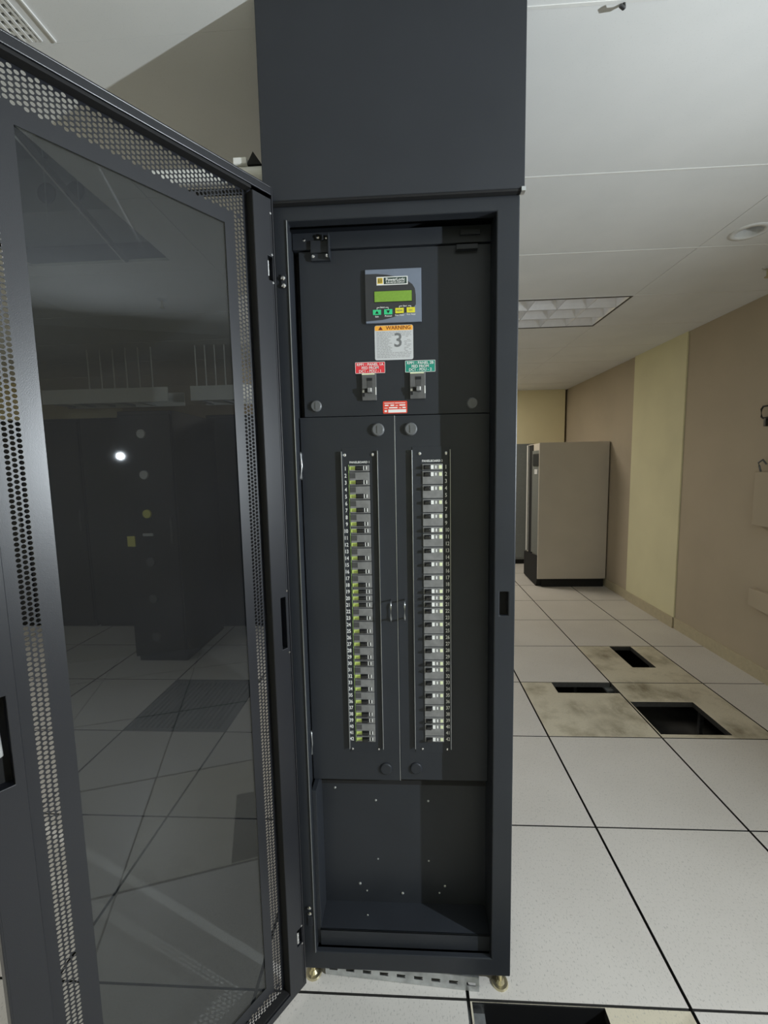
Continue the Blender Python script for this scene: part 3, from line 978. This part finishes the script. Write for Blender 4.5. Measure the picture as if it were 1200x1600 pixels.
# --- dead-front doors with breaker columns
DZ0, DZ1 = 0.591, 1.6405
DL = boxes('dead_front_door', [(-1.0505, -0.795, 0.094, 0.1, DZ0, DZ1)], 'black_metal', CB, bev=0.0012)
DR = boxes('dead_front_door', [(-0.792, -0.5415, 0.098, 0.103, DZ0, DZ1)], 'black_metal', CB, bev=0.0012)
YD = {0: 0.094, 1: 0.098}
boxes('door_edge', [(-0.795, -0.793, 0.0935, 0.1, DZ0, DZ1)], 'edge_grey', DL, bev=0.0005)
for k, (x, pr) in enumerate(((-0.8388, DL), (-0.751, DR))):
    slotted_knob(x, YD[k], 1.604, 0.0165, 'knob_grey', pr)
    slotted_knob(x + 0.003, YD[k], 0.628, 0.0165, 'black_metal', pr, d=0.005, slot=False)
PITCH = 0.01905
Z1C = 1.5015        # centre of pole 1
for k, (xl, xr_, pr) in enumerate(((-0.940, -0.8405, DL), (-0.750, -0.6455, DR))):
    y = YD[k]
    bm = bmesh.new()
    win = (-0.920, -0.8635) if k == 0 else (-0.721, -0.6655)
    plate(bm, xl + 0.002, xr_ - 0.002, 0.677, 1.5565, y - 0.0012, y, [(win[0], win[1], 0.7115, 1.5115)], XZ)
    obj('breaker_trim', bm, 'black_metal', pr, bev=0.0005)
    boxes('trim_flange', [(xl, xl + 0.0022, y - 0.0085, y, 0.692, 1.548)], 'edge_grey', pr, bev=0.0007)
    boxes('trim_flange', [(xr_ - 0.0022, xr_, y - 0.0085, y, 0.692, 1.548)], 'edge_grey', pr, bev=0.0007)
    xs = (-0.931, -0.855) if k == 0 else (-0.728, -0.657)
    for x in xs:
        screw(x, y - 0.0012, 1.538, 0.0045, pr)
        screw(x, y - 0.0012, 0.689, 0.0035, pr)
    xn = -0.927 if k == 0 else -0.6605
    text('pole_numbers', '\n'.join(str(i + 1) for i in range(42)), (xn, y - 0.0016, Z1C - 0.005), 0.0148, 'white', pr, align='RIGHT' if k == 0 else 'LEFT', spacing=PITCH / 0.0148, sx=0.78, bold=0.0002)
    text('board_title', 'PANELBOARD %d' % (k + 1), ((-0.8905 if k == 0 else -0.694), y - 0.0016, 1.5155), 0.0082, 'white', pr, sx=0.95, bold=0.0001)
boxes('number_strip_edge', [(-0.9212, -0.920, 0.091, 0.0932, 0.7115, 1.5115)], 'lime_line', DL)
# wire pull handles
for k, x in enumerate((-0.812, -0.774)):
    bm = bmesh.new()
    y = YD[k]
    tube(bm, [(x, y, 1.134), (x, y - 0.022, 1.134), (x, y - 0.027, 1.130), (x, y - 0.028, 1.123), (x, y - 0.028, 1.092), (x, y - 0.027, 1.085), (x, y - 0.022, 1.081), (x, y, 1.081)], 0.0022, 8)
    obj('pull_handle', bm, 'edge_grey', (DL, DR)[k], smooth=True)
# hinge pins along the left edge
for z in (1.511, 0.707):
    bm = bmesh.new()
    tube(bm, [(-1.052, 0.091, z - 0.036), (-1.0505, 0.087, z - 0.032), (-1.0495, 0.086, z), (-1.0505, 0.087, z + 0.032), (-1.052, 0.091, z + 0.036)], 0.0035 if z > 1 else 0.0025, 10)
    obj('hinge_pin', bm, 'galv', DL, smooth=True)

pairs = [1, 2, 2, 2, 2, 1, 2, 2, 2, 2, 1, 1, 1, 2, 2, 2, 2, 1, 2, 2, 2, 2, 1, 2, 1]


def breaker_proto(side, n):
    """a one- or two-pole breaker with its top edge at z=0, parts in local coordinates around x=0..0.054"""
    wv = 0.0547
    h = PITCH * n - 0.0024
    y = YD[side]
    ytop = y - 0.004
    root = boxes('breaker', [(0.0, wv, ytop, y + 0.01, -h, 0.0)], 'breaker_grey', None, bev=0.0008)
    tz = -h + 0.0088 if side == 0 else -0.0088
    P = []
    if side == 0:
        P.append(boxes('circuit_marker', [(0.0006, 0.0165, ytop - 0.0008, ytop + 0.001, tz - 0.0045, tz + 0.0045)], 'lime', None))
        P.append(boxes('toggle_well', [(0.0165, 0.0375, ytop - 0.0006, ytop + 0.001, tz - 0.0066, tz + 0.0064)], 'gasket', None))
        bm = bmesh.new()
        prism(bm, [(0.018, tz - 0.004), (0.034, tz - 0.0045), (0.036, tz), (0.034, tz + 0.0045), (0.018, tz + 0.004)], ytop, ytop - 0.008, XZ)
        P.append(obj('toggle', bm, 'black_plastic', None, bev=0.001))
        P.append(boxes('marking', [(0.0385, 0.0405, ytop - 0.0006, ytop + 0.001, tz - 0.005, tz + 0.005), (0.0455, 0.048, ytop - 0.0006, ytop + 0.001, tz - 0.0045, tz + 0.0045)], 'white', None))
        P.append(boxes('marking_dark', [(0.0415, 0.0447, ytop - 0.0006, ytop + 0.001, tz - 0.005, tz + 0.005)], 'gasket', None))
        if n == 2:
            P.append(boxes('dark_plate', [(0.001, 0.0165, ytop - 0.0004, ytop + 0.001, -0.0165, -0.0015)], 'breaker_dark', None))  # darker plate at the left of two-pole breakers
    else:
        P.append(boxes('toggle_well', [(0.003, 0.0225, ytop - 0.0006, ytop + 0.001, tz - 0.0066, tz + 0.0062)], 'gasket', None))
        bm = bmesh.new()
        prism(bm, [(0.004, tz - 0.004), (0.018, tz - 0.005), (0.02, tz), (0.018, tz + 0.0045), (0.006, tz + 0.003)], ytop, ytop - 0.009, XZ)
        P.append(obj('toggle', bm, 'black_plastic', None, bev=0.001))
        P.append(boxes('marking', [(0.0225, 0.030, ytop - 0.0007, ytop + 0.001, tz - 0.0052, tz + 0.0052), (0.0345, 0.038, ytop - 0.0007, ytop + 0.001, tz - 0.004, tz + 0.004)], 'white', None))
        P.append(boxes('circuit_marker', [(0.0445, 0.0525, ytop - 0.0008, ytop + 0.001, tz - 0.0048, tz + 0.0048)], 'lime_white', None))
    for c_ in P:
        c_.parent = root
    return root


protos = {}
used = set()
for side in (0, 1):
    x0 = -0.919 if side == 0 else -0.721
    pole = 0
    for n in pairs:
        key = (side, n)
        if key not in protos:
            protos[key] = breaker_proto(side, n)
        src = protos[key]
        if key not in used:
            used.add(key)
            o = src
        else:
            o = src.copy()
            COL.objects.link(o)
            for ch in src.children:
                c_ = ch.copy()
                COL.objects.link(c_)
                c_.parent = o
        o.location = (x0, 0, Z1C + PITCH / 2 - 0.0007 - pole * PITCH)
        put(o, CB)
        pole += n

# --- lower cavity
boxes('lower_back_panel', [(-1.05, -0.541, 0.132, 0.136, 0.1, 0.589)], 'black_metal', CB)
LBk = CB.children[-1]
for (x, z, r) in ((-0.871, 0.496, 0.0035), (-0.712, 0.497, 0.0035), (-0.926, 0.214, 0.0045), (-0.794, 0.185, 0.0045), (-0.663, 0.214, 0.004), (-0.905, 0.19, 0.003), (-0.68, 0.19, 0.003), (-0.868, 0.30, 0.0028), (-0.712, 0.298, 0.0028), (-0.995, 0.535, 0.004)):
    screw(x, 0.132, z, r, CB, 'galv')
boxes('lower_jamb', [(-1.0475, -1.034, 0.05, 0.132, 0.09, 0.589)], 'black_metal', CB, bev=0.001)
boxes('shelf', [(-1.036, -0.541, 0.046, 0.134, 0.147, 0.152), (-1.036, -0.541, 0.046, 0.05, 0.086, 0.152)], 'black_metal', CB, bev=0.001)
screw(-0.9, 0.09, 0.153, 0.003, CB, 'galv')
boxes('sill', [(-1.05, -0.541, 0.04, 0.134, 0.08, 0.1)], 'black_metal', CB)
# levelling feet
for (x, y) in ((-1.062, 0.05), (-0.512, 0.045), (-1.062, 0.59), (-0.512, 0.59)):
    bm = bmesh.new()
    cyl(bm, (x, y, 0.0), (x, y, 0.006), 0.024, 0.022, 20)
    cyl(bm, (x, y, 0.006), (x, y, 0.014), 0.014, 0.008, 12)
    cyl(bm, (x, y, 0.01), (x, y, 0.046), 0.006, n=12)
    obj('levelling_foot', bm, 'brass', CB, smooth=False)

# slotted galvanised strip lying at the foot of the cabinet
gs = thing('slotted_strip', (-0.79, 0.01, 0.0), 'galvanized slotted steel strip leaning along the bottom front of the cabinet', 'steel strip')
A, Bp = Vector((-1.026, 0.050, 0.0215)), Vector((-0.576, 0.022, 0.0215))
dirv = (Bp - A).normalized()
L_ = (Bp - A).length
upv = Vector((0.0, 0.004, 0.036)).normalized()
nv = dirv.cross(upv).normalized()


def strip_xf(u, v, a):
    return A + dirv * u + upv * v + nv * a


bm = bmesh.new()
sl = []
for k in range(9):
    u = 0.012 + k * 0.0505
    sl.append((u, u + 0.025, -0.006, 0.0035))
plate(bm, 0, L_, -0.0205, 0.0205, -0.0012, 0.0012, sl, strip_xf)
box(bm, 0, L_, 0.019, 0.021, -0.012, 0.0012, xf=lambda u, v, a: strip_xf(u, v, a))
obj('strip', bm, 'galv', gs)
boxes('slot_backing', [(-1.03, -0.6, 0.058, 0.06, 0.004, 0.042)], 'gasket', CB)

# ------------------------------------------------------------------ the open glass door (part of the cabinet)
TH = math.radians(35.8)
dv = Vector((-math.sin(TH), -math.cos(TH), 0))
nvd = Vector((math.cos(TH), -math.sin(TH), 0))
P0 = Vector((-1.068, -0.012, 0))


def DX(s, o, z):
    return P0 + dv * s + nvd * o + Vector((0, 0, z))


DXZ = lambda u, v, a: DX(u, a, v)
DZB, DZT, DW = 0.046, 2.161, 0.605
OS = -0.024            # sheet plane offset
bm = bmesh.new()
# perimeter pan walls
box(bm, 0.0, 0.004, OS - 0.014, 0.0, DZB, DZT, DX)
box(bm, DW - 0.004, DW, OS - 0.014, 0.0, DZB, DZT, DX)
box(bm, 0.004, DW - 0.004, OS - 0.014, 0.0, DZT - 0.004, DZT, DX)
box(bm, 0.004, DW - 0.004, OS - 0.014, 0.0, DZB, DZB + 0.004, DX)
# top and bottom lips
box(bm, 0.004, DW - 0.004, -0.004, 0.0, DZT - 0.02, DZT - 0.004, DX)
box(bm, 0.004, DW - 0.004, -0.004, 0.0, DZB + 0.004, DZB + 0.02, DX)
DOOR = obj('door', bm, 'door_metal', CB, bev=0.0012)
# hinge-side channel with a slot
bm = bmesh.new()
plate(bm, 0.006, 0.056, DZB + 0.004, 2.131, -0.0225, 0.0005, [(0.0145, 0.030, 1.045, 1.18), (0.0085, 0.022, 1.948, 2.002), (0.0085, 0.026, 0.186, 0.235)], DXZ)
ch = obj('hinge_channel', bm, 'door_metal', DOOR, bev=0.001)
bm = bmesh.new()
for z0, z1 in ((0.06, 0.18), (0.245, 1.03), (1.2, 1.935), (2.012, 2.095)):
    box(bm, 0.0098, 0.0110, 0.0004, 0.0008, z0, z1, DX)
obj('channel_seam', bm, 'gasket', DOOR)
bm = bmesh.new()
for z in (0.185, 0.24, 1.032, 1.195, 1.943, 2.006, 2.098):
    p_ = DX(0.0105, 0.0008, z)
    cyl(bm, p_, p_ + nvd * 0.0012, 0.0026, n=8)
obj('rivet', bm, 'chrome', DOOR)
for zc in (1.975, 0.21):
    bm = bmesh.new()
    box(bm, 0.0085, 0.0215, -0.021, -0.012, zc - 0.028, zc + 0.028, DX)
    hg = obj('hinge', bm, 'gasket', DOOR)
    bm = bmesh.new()
    a_, b_ = DX(0.0205, -0.006, zc - 0.018), DX(0.0205, -0.006, zc + 0.016)
    cyl(bm, a_, b_, 0.0055, n=12)
    for q in (-0.008, 0.006):
        c_ = DX(0.0205, -0.006, zc + q)
        cyl(bm, c_, c_ + Vector((0, 0, 0.002)), 0.0062, n=12)
    obj('hinge_knuckle', bm, 'chrome', DOOR)
    hp = boxes('hinge_leaf', [(-1.0665, -1.053, YF - 0.003, YF, zc - 0.022, zc + 0.006)], 'black_metal', CB, bev=0.0008)
    screw(-1.0605, YF - 0.003, zc - 0.004 + (0.04 if zc < 1 else 0), 0.0055, CB)
    screw(-1.0595, YF - 0.003, zc - 0.022 + (0.04 if zc < 1 else 0), 0.0055, CB)
# black gasket under the lips; the strip along the channel paints its shaded side
bm = bmesh.new()
box(bm, 0.0562, 0.0568, OS + 0.001, -0.0005, DZB + 0.02, 2.131, DX)
box(bm, 0.056, DW - 0.004, OS + 0.001, -0.0045, DZT - 0.026, DZT - 0.006, DX)
box(bm, 0.056, DW - 0.004, OS + 0.001, -0.0045, DZB + 0.006, DZB + 0.026, DX)
obj('gasket_and_shade', bm, 'gasket', DOOR)
# free-edge channel with lever recess
bm = bmesh.new()
plate(bm, 0.5515, DW - 0.003, DZB + 0.006, DZT - 0.026, OS, 0.0, [(0.566, 0.598, 1.008, 1.158)], DXZ)
obj('lock_channel', bm, 'door_metal', DOOR, bev=0.001)
bm = bmesh.new()
box(bm, 0.566, 0.598, OS + 0.0015, OS + 0.003, 1.008, 1.158, DX)
lk = obj('lever_recess', bm, 'void', DOOR)
bm = bmesh.new()
prism(bm, [(0.575, 1.06), (0.592, 1.055), (0.592, 1.125), (0.577, 1.12)], OS + 0.003, OS + 0.02, DXZ)
obj('lever', bm, 'galv', DOOR, bev=0.002)
# perforated sheet: real holes on a staggered lattice
PP = 0.0088
RH = 0.00365
bm = bmesh.new()
OB = OS - 0.0012


def quad_sheet(s0, s1, z0, z1):
    if s1 - s0 < 1e-5 or z1 - z0 < 1e-5:
        return
    box(bm, s0, s1, OB, OS, z0, z1, DX)


OCT = [(math.cos(math.pi / 5 * k + math.pi / 2), math.sin(math.pi / 5 * k + math.pi / 2)) for k in range(10)]


def perf_cell(s0, z0):
    cs, cz = s0 + PP / 2, z0 + PP / 2
    outer = []
    for k in range(10):
        dx, dz = OCT[k]
        m_ = max(abs(dx), abs(dz))
        outer.append((cs + dx / m_ * PP / 2, cz + dz / m_ * PP / 2))
    inner = [(cs + dx * RH, cz + dz * RH) for dx, dz in OCT]
    fo = [bm.verts.new(DX(a, OS, b_)) for a, b_ in outer]
    fi = [bm.verts.new(DX(a, OS, b_)) for a, b_ in inner]
    bo = [bm.verts.new(DX(a, OB, b_)) for a, b_ in outer]
    bi = [bm.verts.new(DX(a, OB, b_)) for a, b_ in inner]
    # corner fillers
    corners = [(s0, z0), (s0 + PP, z0), (s0 + PP, z0 + PP), (s0, z0 + PP)]
    for k in range(10):
        j = (k + 1) % 10
        bm.faces.new((fo[k], fo[j], fi[j], fi[k]))
        bm.faces.new((bi[k], bi[j], bo[j], bo[k]))
        bm.faces.new((fi[k], fi[j], bi[j], bi[k]))
        (xa, za), (xb, zb) = outer[k], outer[j]
        if abs(xa - xb) > 1e-7 and abs(za - zb) > 1e-7 and not (abs(abs(xa - cs) - PP / 2) < 1e-7 and abs(abs(xb - cs) - PP / 2) < 1e-7) and not (abs(abs(za - cz) - PP / 2) < 1e-7 and abs(abs(zb - cz) - PP / 2) < 1e-7):
            cxn = s0 if (xa + xb) / 2 < cs else s0 + PP
            czn = z0 if (za + zb) / 2 < cz else z0 + PP
            cf = bm.verts.new(DX(cxn, OS, czn))
            bm.faces.new((fo[k], cf, fo[j]))


def perf_column(s0, z0, nrow, odd):
    if odd:
        quad_sheet(s0, s0 + PP, z0, z0 + PP / 2)
        quad_sheet(s0, s0 + PP, z0 + PP * (nrow - 0.5), z0 + PP * nrow)
        for k in range(nrow - 1):
            perf_cell(s0, z0 + PP / 2 + k * PP)
    else:
        for k in range(nrow):
            perf_cell(s0, z0 + k * PP)


ncol = 53
sA = 0.0655
sE = sA + ncol * PP               # 0.532
NZ = 7
zTop0 = 2.0735
zBot1 = zTop0 - 224 * PP          # ~0.102
for c_ in range(ncol):
    perf_column(sA + c_ * PP, zTop0, NZ, c_ % 2)
    perf_column(sA + c_ * PP, zBot1 - 4 * PP, 4, c_ % 2)
for c_ in list(range(3)) + list(range(ncol - 3, ncol)):
    perf_column(sA + c_ * PP, zBot1, 224, c_ % 2)
gS0, gS1, gZ0, gZ1 = 0.115, 0.476, zBot1 + 0.03, 2.046
i0, i1 = sA + 3 * PP, sE - 3 * PP
quad_sheet(0.004, sA, DZB + 0.004, DZT - 0.004)
quad_sheet(sE, DW - 0.004, DZB + 0.004, DZT - 0.004)
quad_sheet(sA, sE, zTop0 + NZ * PP, DZT - 0.004)
quad_sheet(sA, sE, DZB + 0.004, zBot1 - 4 * PP)
quad_sheet(i0, gS0, zBot1, zTop0)
quad_sheet(gS1, i1, zBot1, zTop0)
quad_sheet(gS0, gS1, zBot1, gZ0)
quad_sheet(gS0, gS1, gZ1, zTop0)
sheet = obj('perforated_sheet', bm, 'door_metal', DOOR)
bm = bmesh.new()
box(bm, gS0 - 0.012, gS1 + 0.012, OB - 0.006, OB - 0.002, gZ0 - 0.012, gZ1 + 0.012, DX)
obj('glass_pane', bm, 'glass', DOOR)

finish_texts()
